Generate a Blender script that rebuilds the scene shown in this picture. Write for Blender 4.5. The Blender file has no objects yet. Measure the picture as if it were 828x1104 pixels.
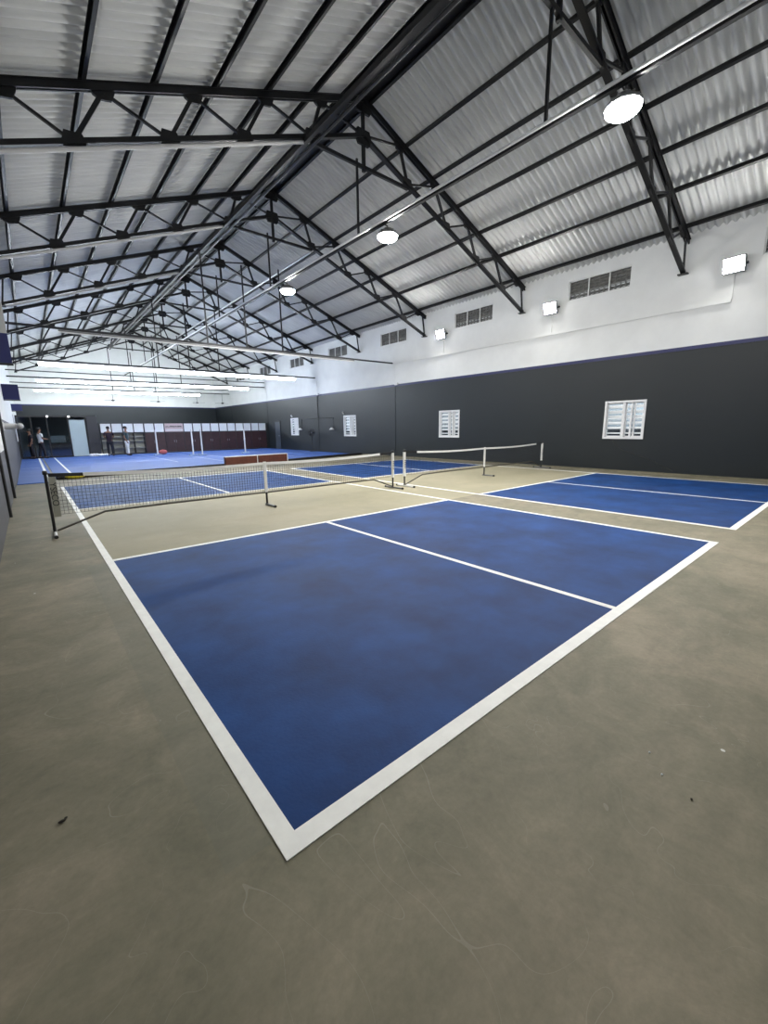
import bpy, bmesh, math, random
from mathutils import Vector, Matrix
random.seed(7)
S = bpy.context.scene
COL = S.collection
R = math.radians

# ------------------------------------------------------------------ materials
def srgb(r, g, b):
    f = lambda c: (c/255/12.92) if c/255 <= .04045 else ((c/255+.055)/1.055)**2.4
    return (f(r), f(g), f(b), 1)
MATS = {}
def mat(name, col, rough=.6, metal=0, emit=None, estr=0, noise=0, nscale=3, bump=0, bscale=20, spec=.5, col2=None, detail=6):
    if name in MATS: return MATS[name]
    m = bpy.data.materials.new(name); m.use_nodes = True
    nt = m.node_tree; b = nt.nodes['Principled BSDF']
    b.inputs['Base Color'].default_value = col
    b.inputs['Roughness'].default_value = rough
    b.inputs['Metallic'].default_value = metal
    b.inputs['Specular IOR Level'].default_value = spec
    if emit is not None:
        b.inputs['Emission Color'].default_value = emit
        b.inputs['Emission Strength'].default_value = estr
    if noise or bump:
        tc = nt.nodes.new('ShaderNodeTexCoord')
    if noise:
        n = nt.nodes.new('ShaderNodeTexNoise'); n.inputs['Scale'].default_value = nscale
        n.inputs['Detail'].default_value = detail; n.inputs['Roughness'].default_value = .6
        nt.links.new(tc.outputs['Object'], n.inputs['Vector'])
        r = nt.nodes.new('ShaderNodeValToRGB')
        r.color_ramp.elements[0].position = .3; r.color_ramp.elements[1].position = .7
        c = col; k0 = 1-noise; k1 = 1+noise
        c2 = col2 or col
        r.color_ramp.elements[0].color = (c[0]*k0, c[1]*k0, c[2]*k0, 1)
        r.color_ramp.elements[1].color = (min(1, c2[0]*k1), min(1, c2[1]*k1), min(1, c2[2]*k1), 1)
        nt.links.new(n.outputs['Fac'], r.inputs['Fac'])
        nt.links.new(r.outputs['Color'], b.inputs['Base Color'])
    if bump:
        n2 = nt.nodes.new('ShaderNodeTexNoise'); n2.inputs['Scale'].default_value = bscale
        n2.inputs['Detail'].default_value = 4
        nt.links.new(tc.outputs['Object'], n2.inputs['Vector'])
        bp = nt.nodes.new('ShaderNodeBump'); bp.inputs['Strength'].default_value = bump
        bp.inputs['Distance'].default_value = .01
        nt.links.new(n2.outputs['Fac'], bp.inputs['Height'])
        nt.links.new(bp.outputs['Normal'], b.inputs['Normal'])
    MATS[name] = m
    return m

def floor_material():
    m = bpy.data.materials.new('worn_concrete'); m.use_nodes = True
    nt = m.node_tree; N = nt.nodes; L = nt.links; b = N['Principled BSDF']
    tc = N.new('ShaderNodeTexCoord')
    def noise(scale, det, rough=.6, dist=0, vec=None):
        n = N.new('ShaderNodeTexNoise'); n.inputs['Scale'].default_value = scale
        n.inputs['Detail'].default_value = det; n.inputs['Roughness'].default_value = rough
        n.inputs['Distortion'].default_value = dist
        L.new(vec or tc.outputs['Object'], n.inputs['Vector']); return n
    def ramp(src, stops):
        r = N.new('ShaderNodeValToRGB'); e = r.color_ramp.elements
        e[0].position, e[0].color = stops[0]; e[1].position, e[1].color = stops[-1]
        for p, c in stops[1:-1]:
            x = e.new(p); x.color = c
        L.new(src, r.inputs['Fac']); return r
    def mix(kind, fac, a, bb):
        x = N.new('ShaderNodeMix'); x.data_type = 'RGBA'; x.blend_type = kind
        if isinstance(fac, (int, float)): x.inputs['Factor'].default_value = fac
        else: L.new(fac, x.inputs['Factor'])
        for s, v in ((x.inputs['A'], a), (x.inputs['B'], bb)):
            if isinstance(v, tuple): s.default_value = v
            else: L.new(v, s)
        return x.outputs['Result']
    big = noise(.55, 5, .6, .6)
    c = ramp(big.outputs['Fac'], [(.28, (.128, .124, .090, 1)), (.5, (.190, .175, .130, 1)), (.72, (.255, .222, .170, 1))]).outputs['Color']
    mid = noise(2.6, 8, .68, 1.0)
    c = mix('OVERLAY', .75, c, ramp(mid.outputs['Fac'], [(.3, (.36, .38, .35, 1)), (.7, (.62, .60, .58, 1))]).outputs['Color'])
    fine = noise(34, 5, .7)
    c = mix('OVERLAY', .22, c, ramp(fine.outputs['Fac'], [(.3, (.3, .3, .3, 1)), (.7, (.7, .7, .7, 1))]).outputs['Color'])
    # trowel scuffs stretched along x
    mp = N.new('ShaderNodeMapping'); mp.inputs['Scale'].default_value = (.7, 3.2, 1); mp.inputs['Rotation'].default_value = (0, 0, .15)
    L.new(tc.outputs['Object'], mp.inputs['Vector'])
    sc = noise(1.6, 6, .7, .4, mp.outputs['Vector'])
    c = mix('OVERLAY', .35, c, ramp(sc.outputs['Fac'], [(.35, (.40, .40, .38, 1)), (.65, (.60, .60, .58, 1))]).outputs['Color'])
    # pale scratches
    wv = noise(.9, 2, .5, 2.5)
    sub = N.new('ShaderNodeMath'); sub.operation = 'SUBTRACT'; sub.inputs[1].default_value = .5
    L.new(wv.outputs['Fac'], sub.inputs[0])
    ab = N.new('ShaderNodeMath'); ab.operation = 'ABSOLUTE'; L.new(sub.outputs[0], ab.inputs[0])
    lt = N.new('ShaderNodeMath'); lt.operation = 'LESS_THAN'; lt.inputs[1].default_value = .0011
    L.new(ab.outputs[0], lt.inputs[0])
    ml = N.new('ShaderNodeMath'); ml.operation = 'MULTIPLY'; ml.inputs[1].default_value = .14
    L.new(lt.outputs[0], ml.inputs[0])
    c = mix('MIX', ml.outputs[0], c, (.5, .48, .41, 1))
    # white specks
    vo = N.new('ShaderNodeTexVoronoi'); vo.inputs['Scale'].default_value = 2.4
    L.new(tc.outputs['Object'], vo.inputs['Vector'])
    l2 = N.new('ShaderNodeMath'); l2.operation = 'LESS_THAN'; l2.inputs[1].default_value = .022
    L.new(vo.outputs['Distance'], l2.inputs[0])
    c = mix('MIX', l2.outputs[0], c, (.6, .6, .55, 1))
    # slightly darker, greener band along the left sideline
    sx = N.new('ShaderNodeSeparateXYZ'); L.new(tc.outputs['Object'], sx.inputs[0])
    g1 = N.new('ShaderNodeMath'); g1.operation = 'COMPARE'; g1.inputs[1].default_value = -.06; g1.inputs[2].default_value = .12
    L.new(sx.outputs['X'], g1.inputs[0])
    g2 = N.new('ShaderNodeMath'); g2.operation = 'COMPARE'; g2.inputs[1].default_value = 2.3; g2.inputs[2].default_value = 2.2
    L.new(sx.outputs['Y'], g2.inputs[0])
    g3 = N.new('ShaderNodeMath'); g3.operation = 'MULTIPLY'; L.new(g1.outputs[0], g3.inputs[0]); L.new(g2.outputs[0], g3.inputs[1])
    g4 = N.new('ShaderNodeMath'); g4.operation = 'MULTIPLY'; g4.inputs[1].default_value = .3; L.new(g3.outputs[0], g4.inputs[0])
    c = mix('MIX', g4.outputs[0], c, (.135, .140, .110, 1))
    # paler, yellower concrete between the service lines
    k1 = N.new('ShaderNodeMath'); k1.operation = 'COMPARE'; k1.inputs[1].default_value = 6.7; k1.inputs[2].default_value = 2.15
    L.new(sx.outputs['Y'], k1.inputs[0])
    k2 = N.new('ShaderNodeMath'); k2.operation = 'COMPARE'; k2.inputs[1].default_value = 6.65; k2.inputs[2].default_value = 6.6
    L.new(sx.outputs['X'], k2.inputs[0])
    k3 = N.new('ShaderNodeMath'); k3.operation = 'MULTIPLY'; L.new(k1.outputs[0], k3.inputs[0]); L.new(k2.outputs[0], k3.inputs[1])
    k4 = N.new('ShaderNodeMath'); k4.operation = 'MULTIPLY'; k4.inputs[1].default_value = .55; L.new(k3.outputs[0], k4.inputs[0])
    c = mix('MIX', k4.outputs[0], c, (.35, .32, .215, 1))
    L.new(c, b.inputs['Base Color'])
    b.inputs['Roughness'].default_value = .62
    b.inputs['Specular IOR Level'].default_value = .2
    bp = N.new('ShaderNodeBump'); bp.inputs['Strength'].default_value = .25; bp.inputs['Distance'].default_value = .006
    L.new(mid.outputs['Fac'], bp.inputs['Height']); L.new(bp.outputs['Normal'], b.inputs['Normal'])
    return m

def sheet_material():
    m = bpy.data.materials.new('weathered_roof_sheet'); m.use_nodes = True
    nt = m.node_tree; N = nt.nodes; L = nt.links; b = N['Principled BSDF']
    tc = N.new('ShaderNodeTexCoord')
    mp = N.new('ShaderNodeMapping'); mp.inputs['Scale'].default_value = (.5, 5, .5)
    L.new(tc.outputs['Object'], mp.inputs['Vector'])
    n = N.new('ShaderNodeTexNoise'); n.inputs['Scale'].default_value = 1.3; n.inputs['Detail'].default_value = 8; n.inputs['Roughness'].default_value = .7
    L.new(mp.outputs['Vector'], n.inputs['Vector'])
    r = N.new('ShaderNodeValToRGB'); r.color_ramp.elements[0].position = .3; r.color_ramp.elements[1].position = .7
    r.color_ramp.elements[0].color = (.47, .48, .48, 1); r.color_ramp.elements[1].color = (.60, .61, .60, 1)
    L.new(n.outputs['Fac'], r.inputs['Fac'])
    L.new(r.outputs['Color'], b.inputs['Base Color'])
    b.inputs['Roughness'].default_value = .7; b.inputs['Specular IOR Level'].default_value = .3
    return m

def pane_material():
    m = bpy.data.materials.new('dark_clear_glass'); m.use_nodes = True
    nt = m.node_tree; N = nt.nodes; L = nt.links
    out = N['Material Output']; N.remove(N['Principled BSDF'])
    t = N.new('ShaderNodeBsdfTransparent'); t.inputs['Color'].default_value = (.62, .68, .72, 1)
    g = N.new('ShaderNodeBsdfGlossy'); g.inputs['Roughness'].default_value = .05; g.inputs['Color'].default_value = (.8, .85, .9, 1)
    mx = N.new('ShaderNodeMixShader'); mx.inputs['Fac'].default_value = .12
    L.new(t.outputs[0], mx.inputs[1]); L.new(g.outputs[0], mx.inputs[2]); L.new(mx.outputs[0], out.inputs['Surface'])
    return m

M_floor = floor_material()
M_sheet = sheet_material()
M_pane = pane_material()
M_white_wall = mat('white_plaster', (.72, .73, .72, 1), .75, noise=.05, nscale=1.2, bump=.15, bscale=25)
M_dark_wall = mat('charcoal_wall_paint', (.0105, .0148, .0178, 1), .5, noise=.08, nscale=1.0, bump=.1, bscale=30, spec=.4)
M_navy = mat('navy_paint', (.008, .012, .085, 1), .5)
M_steel = mat('black_painted_steel', (.0035, .0038, .0048, 1), .45, noise=.2, nscale=5, spec=.35)
M_steel_grey = mat('dark_grey_steel', (.015, .016, .019, 1), .4)
M_galv = mat('galvanised_pipe', (.45, .46, .47, 1), .38, .85)
M_dull = mat('dull_grey_pipe', (.02, .021, .023, 1), .35, .3)
M_pvc = mat('pale_pvc_pipe', (.45, .45, .45, 1), .4)
M_greypipe = mat('grey_pvc_pipe', (.16, .165, .17, 1), .45)
M_blue = mat('blue_court_paint', (.0028, .0285, .122, 1), .62, noise=.25, nscale=1.6, col2=(.0046, .0425, .165, 1), bump=.12, bscale=60, spec=.16, detail=9)
M_mat = mat('blue_sports_mat', (.05, .115, .37, 1), .6, noise=.10, nscale=.8, spec=.25)
M_line = mat('white_line_paint', (.80, .80, .76, 1), .6, noise=.06, nscale=9)
M_line_old = mat('faded_white_line', (.42, .48, .68, 1), .6)
M_net_white = mat('white_net_tape', (.82, .82, .80, 1), .7)
M_black = mat('black_plastic', (.012, .012, .013, 1), .5)
M_net = mat('black_net_cord', (.02, .02, .022, 1), .8)
M_grey_sleeve = mat('grey_mesh_sleeve', (.30, .30, .25, 1), .8)
M_white_plastic = mat('white_plastic', (.75, .75, .75, 1), .4)
M_lamp = mat('lamp_lens', (1, 1, 1, 1), .5, emit=(1, .985, .96, 1), estr=105)
M_flood = mat('flood_lens', (1, 1, 1, 1), .5, emit=(1, .985, .95, 1), estr=50)
M_tube = mat('lit_tube', (1, 1, 1, 1), .5, emit=(.84, .92, 1, 1), estr=10)
M_spot = mat('lit_spot', (1, 1, 1, 1), .5, emit=(.95, .97, 1, 1), estr=1.5)
M_alu = mat('lamp_housing', (.25, .25, .26, 1), .4, .6)
M_maroon = mat('maroon_laminate', (.042, .017, .018, 1), .45, noise=.2, nscale=4)
M_wood = mat('reddish_brown_wood', (.085, .022, .011, 1), .5, noise=.3, nscale=6)
M_edge = mat('pale_edge', (.62, .60, .58, 1), .5)
M_cab_white = mat('white_laminate', (.80, .82, .83, 1), .4)
M_cab_body = mat('dark_cabinet_body', (.035, .035, .040, 1), .5)
M_beige = mat('beige_shelf', (.42, .42, .37, 1), .6)
M_pale_door = mat('pale_green_door', (.50, .60, .60, 1), .35)
M_jali = mat('cement_block', (.17, .17, .16, 1), .8, noise=.15, nscale=9)
M_skin = mat('skin', (.22, .11, .07, 1), .6)
M_hair = mat('black_hair', (.008, .007, .007, 1), .6)
M_teal = mat('dark_teal_shirt', (.035, .06, .07, 1), .8)
M_whitecloth = mat('white_cloth', (.72, .73, .74, 1), .8)
M_darkcloth = mat('dark_cloth', (.012, .011, .018, 1), .8)
M_plum = mat('plum_shirt', (.022, .010, .020, 1), .8)
M_yellow = mat('yellow_fabric', (.50, .42, .02, 1), .7)
M_red = mat('red_fabric', (.50, .12, .12, 1), .7)
M_pink = mat('pinkish_banner', (.62, .50, .50, 1), .7)
M_ink = mat('dark_ink', (.03, .03, .03, 1), .7)
M_rubber = mat('black_rubber', (.008, .008, .010, 1), .8)
M_leaf = mat('dry_leaf', (.02, .015, .01, 1), .8)

# ------------------------------------------------------------------ mesh helper
class MB:
    def __init__(s): s.v = []; s.f = []; s.mi = []; s.sm = []
    def add(s, vs, fs, mi=0, smooth=False):
        o = len(s.v); s.v += [tuple(v) for v in vs]
        for f in fs:
            s.f.append(tuple(o+i for i in f)); s.mi.append(mi); s.sm.append(smooth)
        return s
    def box(s, x0, x1, y0, y1, z0, z1, mi=0):
        v = [(x0,y0,z0),(x1,y0,z0),(x1,y1,z0),(x0,y1,z0),(x0,y0,z1),(x1,y0,z1),(x1,y1,z1),(x0,y1,z1)]
        return s.add(v, [(3,2,1,0),(4,5,6,7),(0,1,5,4),(1,2,6,5),(2,3,7,6),(3,0,4,7)], mi)
    def bbox(s, x0, x1, y0, y1, z0, z1, b=.01, mi=0):     # chamfered box (vertical and top edges)
        v = []
        for z, k in ((z0, 0), (z1-b, 0), (z1, b)):
            for x, y in ((x0+b, y0), (x1-b, y0), (x1, y0+b), (x1, y1-b), (x1-b, y1), (x0+b, y1), (x0, y1-b), (x0, y0+b)):
                cx, cy = (x0+x1)/2, (y0+y1)/2
                v.append((x + (k if x < cx else -k), y + (k if y < cy else -k), z))
        f = [tuple(range(7, -1, -1)), tuple(range(16, 24))]
        for r in (0, 8):
            for i in range(8):
                j = (i+1) % 8; f.append((r+i, r+j, r+8+j, r+8+i))
        return s.add(v, f, mi)
    def beam(s, a, b, w, h, up=(0,0,1), mi=0):            # rectangular bar from a to b
        a = Vector(a); b = Vector(b); d = (b-a).normalized(); u = Vector(up)
        if abs(d.dot(u)) > .98: u = Vector((0,1,0))
        r = d.cross(u).normalized(); u = r.cross(d).normalized()
        v = []
        for p in (a, b):
            for i, j in ((-1,-1),(1,-1),(1,1),(-1,1)):
                v.append(p + r*(w/2*i) + u*(h/2*j))
        return s.add(v, [(3,2,1,0),(4,5,6,7),(0,1,5,4),(1,2,6,5),(2,3,7,6),(3,0,4,7)], mi)
    def angle(s, a, b, w, t=.012, up=(0,0,1), flip=1):    # L section
        a = Vector(a); b = Vector(b); d = (b-a).normalized(); u = Vector(up)
        if abs(d.dot(u)) > .98: u = Vector((0,1,0))
        r = d.cross(u).normalized()*flip; u = r.cross(d).normalized()*flip
        s.beam(a + u*(w/2), b + u*(w/2), w, t, up)
        s.beam(a + r*(w/2), b + r*(w/2), t, w, up)
        return s
    def tube(s, pts, r, n=10, mi=0, cap=True):
        pts = [Vector(p) for p in pts]; rs = r if isinstance(r, (list, tuple)) else [r]*len(pts)
        v = []; f = []
        for k, p in enumerate(pts):
            d = (pts[min(k+1, len(pts)-1)] - pts[max(k-1, 0)]).normalized()
            u = Vector((0,0,1)) if abs(d.z) < .9 else Vector((0,1,0))
            a = d.cross(u).normalized(); b2 = a.cross(d).normalized()
            for i in range(n):
                t = 2*math.pi*i/n; v.append(p + a*(math.cos(t)*rs[k]) + b2*(math.sin(t)*rs[k]))
        for k in range(len(pts)-1):
            for i in range(n):
                j = (i+1) % n; f.append((k*n+i, k*n+j, (k+1)*n+j, (k+1)*n+i))
        s.add(v, f, mi, True)
        if cap:
            s.add([v[i] for i in range(n)], [tuple(range(n))], mi)
            s.add([v[-n+i] for i in range(n)], [tuple(range(n-1, -1, -1))], mi)
        return s
    def lathe(s, prof, c=(0,0,0), n=24, mi=0, axis='z'):  # prof = [(r, h)...]
        v = []; f = []
        for r, h in prof:
            for i in range(n):
                t = 2*math.pi*i/n; x, y = r*math.cos(t), r*math.sin(t)
                p = (x, y, h) if axis == 'z' else ((h, x, y) if axis == 'x' else (x, h, y))
                v.append((c[0]+p[0], c[1]+p[1], c[2]+p[2]))
        for k in range(len(prof)-1):
            for i in range(n):
                j = (i+1) % n; f.append((k*n+i, k*n+j, (k+1)*n+j, (k+1)*n+i))
        return s.add(v, f, mi, True)
    def ell(s, c, rx, ry, rz, n=14, m=10, mi=0):
        v = []; f = []
        for k in range(m+1):
            a = math.pi*k/m
            for i in range(n):
                t = 2*math.pi*i/n
                v.append((c[0]+rx*math.sin(a)*math.cos(t), c[1]+ry*math.sin(a)*math.sin(t), c[2]+rz*math.cos(a)))
        for k in range(m):
            for i in range(n):
                j = (i+1) % n; f.append((k*n+i, k*n+j, (k+1)*n+j, (k+1)*n+i))
        return s.add(v, f, mi, True)
    def plate(s, pts, y, t, mi=0):                         # polygon in xz extruded in y
        n = len(pts); v = [(x, y-t/2, z) for x, z in pts] + [(x, y+t/2, z) for x, z in pts]
        f = [tuple(range(n-1, -1, -1)), tuple(range(n, 2*n))] + [(i, (i+1) % n, n+(i+1) % n, n+i) for i in range(n)]
        return s.add(v, f, mi)
    def build(s, name, mats, parent=None):
        me = bpy.data.meshes.new(name); me.from_pydata(s.v, [], s.f)
        if not isinstance(mats, (list, tuple)): mats = [mats]
        for m in mats: me.materials.append(m)
        me.polygons.foreach_set('material_index', s.mi)
        me.polygons.foreach_set('use_smooth', s.sm)
        me.update()
        o = bpy.data.objects.new(name, me); COL.objects.link(o)
        if parent: o.parent = parent
        return o

def tag(o, label=None, cat=None, group=None, kind=None):
    if label: o['label'] = label
    if cat: o['category'] = cat
    if group: o['group'] = group
    if kind: o['kind'] = kind
    return o
def empty(name, loc=(0,0,0), rz=0):
    o = bpy.data.objects.new(name, None); COL.objects.link(o); o.location = loc; o.rotation_euler = (0,0,rz)
    o.empty_display_size = .1
    return o
def struct(name, mb, m): return tag(mb.build(name, m), kind='structure')
def kids(o): return [c for c in bpy.data.objects if c.parent == o]
def copy_tree(o, parent=None):
    c = o.copy(); COL.objects.link(c); c.parent = parent
    for k in kids(o): copy_tree(k, c)
    return c

# ------------------------------------------------------------------ the setting
XL, XR, YN, YF, ZB = -.95, 14.1, -4.2, 42.0, 3.6
XC = 6.75
def zt(d): return 9.22 - .384*d      # truss top chord line
def zb(d): return 8.48 - .39*d       # truss bottom chord line

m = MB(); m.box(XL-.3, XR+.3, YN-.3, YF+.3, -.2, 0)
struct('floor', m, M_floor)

def holed(mb, ys, zs, holes, x0, x1, band=ZB):
    ys = sorted(set(ys + [h[0] for h in holes] + [h[1] for h in holes]))
    zs = sorted(set(zs + [band] + [h[2] for h in holes] + [h[3] for h in holes]))
    for a, b in zip(ys, ys[1:]):
        for c, d in zip(zs, zs[1:]):
            cy, cz = (a+b)/2, (c+d)/2
            if any(h[0] < cy < h[1] and h[2] < cz < h[3] for h in holes): continue
            mb.box(x0, x1, a, b, c, d, 0 if cz < band else 1)
wins = [(3.62, 4.83, 1.05, 2.25), (10.93, 12.13, 1.03, 2.23), (18.57, 19.80, 1.03, 2.24), (25.35, 26.45, 1.05, 2.25)]
vents = [(y, y+1.93, 5.61, 6.22) for y in (-.54, 4.42, 9.39, 14.33, 19.26, 24.22, 29.2, 34.2)]
m = MB(); holed(m, [YN, YF], [0, 6.62], wins+vents, XR, XR+.23)
struct('wall_right', m, [M_dark_wall, M_white_wall])
# left wall: dark dado, white above; the dado is lower along the near bay
m = MB()
m.box(XL-.23, XL, YN, 8.8, 0, 1.15, 0); m.box(XL-.23, XL, YN, 8.8, 1.15, 6.6, 1)
m.box(XL-.23, XL, 8.8, 12, 0, 1.12, 0); m.box(XL-.23, XL, 8.8, 12, 1.12, 6.6, 1)
m.box(XL-.23, XL, 12, YF, 0, 1.85, 0); m.box(XL-.23, XL, 12, YF, 1.85, 6.6, 1)
M_dado = mat('grey_dado_paint', (.055, .054, .058, 1), .6, noise=.1, nscale=1.5)
struct('wall_left', m, [M_dado, M_white_wall])
def gable(y0, y1, name):
    m = MB(); m.box(XL-.23, XR+.23, y0, y1, 0, ZB, 0)
    y = (y0+y1)/2; t = y1-y0
    m.plate([(XL-.23, ZB), (XR+.23, ZB), (XR+.23, zt(7.58)+.12), (XC, zt(0)+.12), (XL-.23, zt(7.93)+.12)], y, t, 1)
    return struct(name, m, [M_dark_wall, M_white_wall])
gable(YF, YF+.23, 'wall_back'); gable(YN-.23, YN, 'wall_front')
# navy stripe on top of the dark paint
m = MB(); m.box(XR-.018, XR, YN, YF, 3.55, 3.645); m.box(XL, XR, YF-.018, YF, 3.55, 3.645)
struct('trim_1', m, M_navy)
# pilasters on the right wall
for i, y in enumerate((15.3, 22.8, 30.3, 37.8)):
    m = MB(); m.box(XR-.012, XR, y-.15, y+.15, 0, ZB, 0); m.box(XR-.012, XR, y-.15, y+.15, ZB, 4.66, 1)
    struct('trim_%d' % (i+2), m, [M_dark_wall, M_white_wall])
# thin plaster ledge on the white part
m = MB(); m.box(XR-.035, XR, 1.9, 15.15, 4.62, 4.70)
struct('trim_6', m, M_white_wall)
m = MB()
for y in (6.9, 11.94, 1.92): m.box(XR-.03, XR, y-.03, y+.03, 4.70, 5.30)
struct('trim_7', m, M_white_wall)
# skirting mortar line at foot of walls
m = MB(); m.box(XR-.03, XR, YN, 18.0, 0, .05)
struct('baseboard_right', m, M_floor)

# corrugated roof: rows of lapped sheets, each slope
def roof():
    pitch = .177; amp = .036; n = 8
    m = MB()
    ys = []
    y = YN-.3
    while y < YF+.3: ys.append(y); y += pitch/n
    rows = [(0, 1.30), (1.15, 3.45), (3.30, 5.65), (5.50, 8.05)]
    for sd in (-1, 1):
        for k, (d0, d1) in enumerate(rows):
            if sd > 0 and k == 3: d1 = 7.62
            lift = .012*(3-k) if k < 3 else 0
            vs = []; fs = []
            for yy in ys:
                w = amp*math.cos(2*math.pi*yy/pitch)
                for d in (d0, d1):
                    ex = .02 if d == d0 else 0
                    vs.append((XC+sd*d, yy, zt(d)+.194+w+lift+ex))
            for i in range(len(ys)-1):
                q = (2*i, 2*i+1, 2*i+3, 2*i+2)
                fs.append(q if sd < 0 else q[::-1])
            m.add(vs, fs, 0, True)
    o = struct('ceiling', m, M_sheet)
    md = o.modifiers.new('thick', 'SOLIDIFY'); md.thickness = .008; md.offset = 1; md.use_rim = False
    m = MB()
    m.plate([(XC-.32, zt(.32)+.255), (XC, zt(0)+.27), (XC+.32, zt(.32)+.255), (XC+.32, zt(.32)+.275), (XC, zt(0)+.30), (XC-.32, zt(.32)+.275)], (YN+YF)/2, YF-YN+.4)
    struct('trim_8', m, M_steel_grey)
roof()

# neighbouring wall outside the windows, with its own lamp
m = MB(); m.box(17.5, 17.7, -6, 44, 0, 1.38, 1); m.box(17.5, 17.7, -6, 44, 1.38, 12, 0); m.box(XR+.3, 17.5, -6, 44, -.2, -.05, 1)
struct('wall_outside', m, [M_white_wall, M_cab_body])
for y in (4.2, 11.5, 19.2, 26):
    l = bpy.data.lights.new('yard_lamp', 'POINT'); l.energy = 85; l.shadow_soft_size = .12; l.color = (.9, .95, 1)
    o = bpy.data.objects.new('yard_lamp', l); COL.objects.link(o); o.location = (16.0, y, 3.6)

# ------------------------------------------------------------------ windows, vents, door
for k, (y0, y1, z0, z1) in enumerate(wins):
    w = empty('window_%d' % (k+1), (XR, (y0+y1)/2, z0)); tag(w, kind='structure')
    hw = (y1-y0)/2; h = z1-z0
    m = MB(); t = .065
    m.box(-.02, .10, -hw, hw, 0, t); m.box(-.02, .10, -hw, hw, h-t, h)
    m.box(-.02, .10, -hw, -hw+t, t, h-t); m.box(-.02, .10, hw-t, hw, t, h-t)
    m.box(.0, .09, -.035+.02, .035+.02, t, h-t)
    m.box(.0, .08, -.225, -.175, t, h-t)
    m.build('window_frame', M_white_plastic, w)
    m = MB()
    for i in range(7):
        z = t + (h-2*t)*(i+1)/8
        m.tube([(.02, -hw+t, z), (.02, hw-t, z)], .008, 6)
    m.build('grille', M_white_plastic, w)
    # two shutter leaves: stiles, rails and frosted louvres
    for s, (a, b) in enumerate(((-hw+t, -.02), (.055, hw-t))):
        m = MB(); q = .035
        m.box(.05, .08, a, a+q, t, h-t); m.box(.05, .08, b-q, b, t, h-t)
        m.box(.05, .08, a, b, t, t+q); m.box(.05, .08, a, b, h-t-q, h-t)
        if s == 0: m.box(.045, .085, a+(b-a)*.45, a+(b-a)*.45+.05, t, h-t)
        lf = m.build('shutter', M_white_plastic, w)
        m = MB()
        n = 6
        for i in range(n):
            zc = t + q + (h-2*t-2*q)*(i+.5)/n
            hh = (h-2*t-2*q)/n*.5*(.25 if i == 0 else (.4 if i < 3 else .62))
            m.beam((.10, a+q, zc), (.10, b-q, zc), .012, hh*2, (.35, 0, 1))
        m.build('louvre', M_cab_white, lf)
    m = MB(); m.box(.115, .12, -hw+t, hw-t, t, h-t)
    m.build('pane', M_pane, w)

def make_vent():
    w = empty('ventilator')
    m = MB(); L, H = 1.93, .61
    m.box(0, .12, 0, L, 0, .03); m.box(0, .12, 0, L, H-.03, H); m.box(0, .12, 0, .03, 0, H); m.box(0, .12, L-.03, L, 0, H)
    m.build('frame', M_white_wall, w)
    for k in (1, 2):
        m = MB(); m.box(.0, .12, L*k/3-.015, L*k/3+.015, .03, H-.03)
        m.build('mullion', M_white_wall, w)
    for k in range(3):
        m = MB(); y0 = L*k/3+.018; y1 = L*(k+1)/3-.018
        nz, ny = 6, 4
        for i in range(nz+1):
            z = .03 + (H-.06)*i/nz
            m.beam((.07, y0, z), (.07, y1, z), .09, .022, (.55, 0, 1))
        for j in range(ny+1):
            y = y0 + (y1-y0)*j/ny
            m.box(.04, .12, y-.014, y+.014, .03, H-.03)
        for i in range(nz):
            for j in range(ny):
                if i > 1 :
                    za = .03+(H-.06)*i/nz; ya = y0+(y1-y0)*j/ny
                    m.box(.085, .10, ya, ya+(y1-y0)/ny, za, za+(H-.06)/nz)
        m.build('cement_grille', M_jali, w)
    return w
vent_places = ['at the right edge of the photo beside the brightest wall floodlight', 'between the two nearest wall floodlights',
    'between the second and third wall floodlights', 'above the left end of the nearest bare tube row', 'just left of the first far pilaster',
    'above the first lit tube row', 'near the far end of the right wall', 'nearest the back wall']
v0 = make_vent()
for k, (y, _, z, _) in enumerate(vents):
    v = v0 if k == 0 else copy_tree(v0)
    v.location = (XR+.03, y, z)
    tag(v, 'cement lattice ventilator ' + vent_places[k], 'ventilator', 'ventilators under the right eave')

m = MB(); m.box(XR-.03, XR+.05, 28.1, 28.18, 0, 2.12); m.box(XR-.03, XR+.05, 29.02, 29.1, 0, 2.12); m.box(XR-.03, XR+.05, 28.1, 29.1, 2.04, 2.12)
d = struct('door_1', m, M_black)
m = MB(); m.box(XR-.015, XR+.02, 28.18, 29.02, .01, 2.04)
m.build('door_leaf', mat('slate_door', (.05, .06, .075, 1), .5), d)
m = MB(); m.tube([(XR-.02, 28.28, 1.0), (XR-.07, 28.28, 1.0), (XR-.07, 28.40, 1.0)], .012, 8); m.build('door_handle', M_galv, d)

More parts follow.
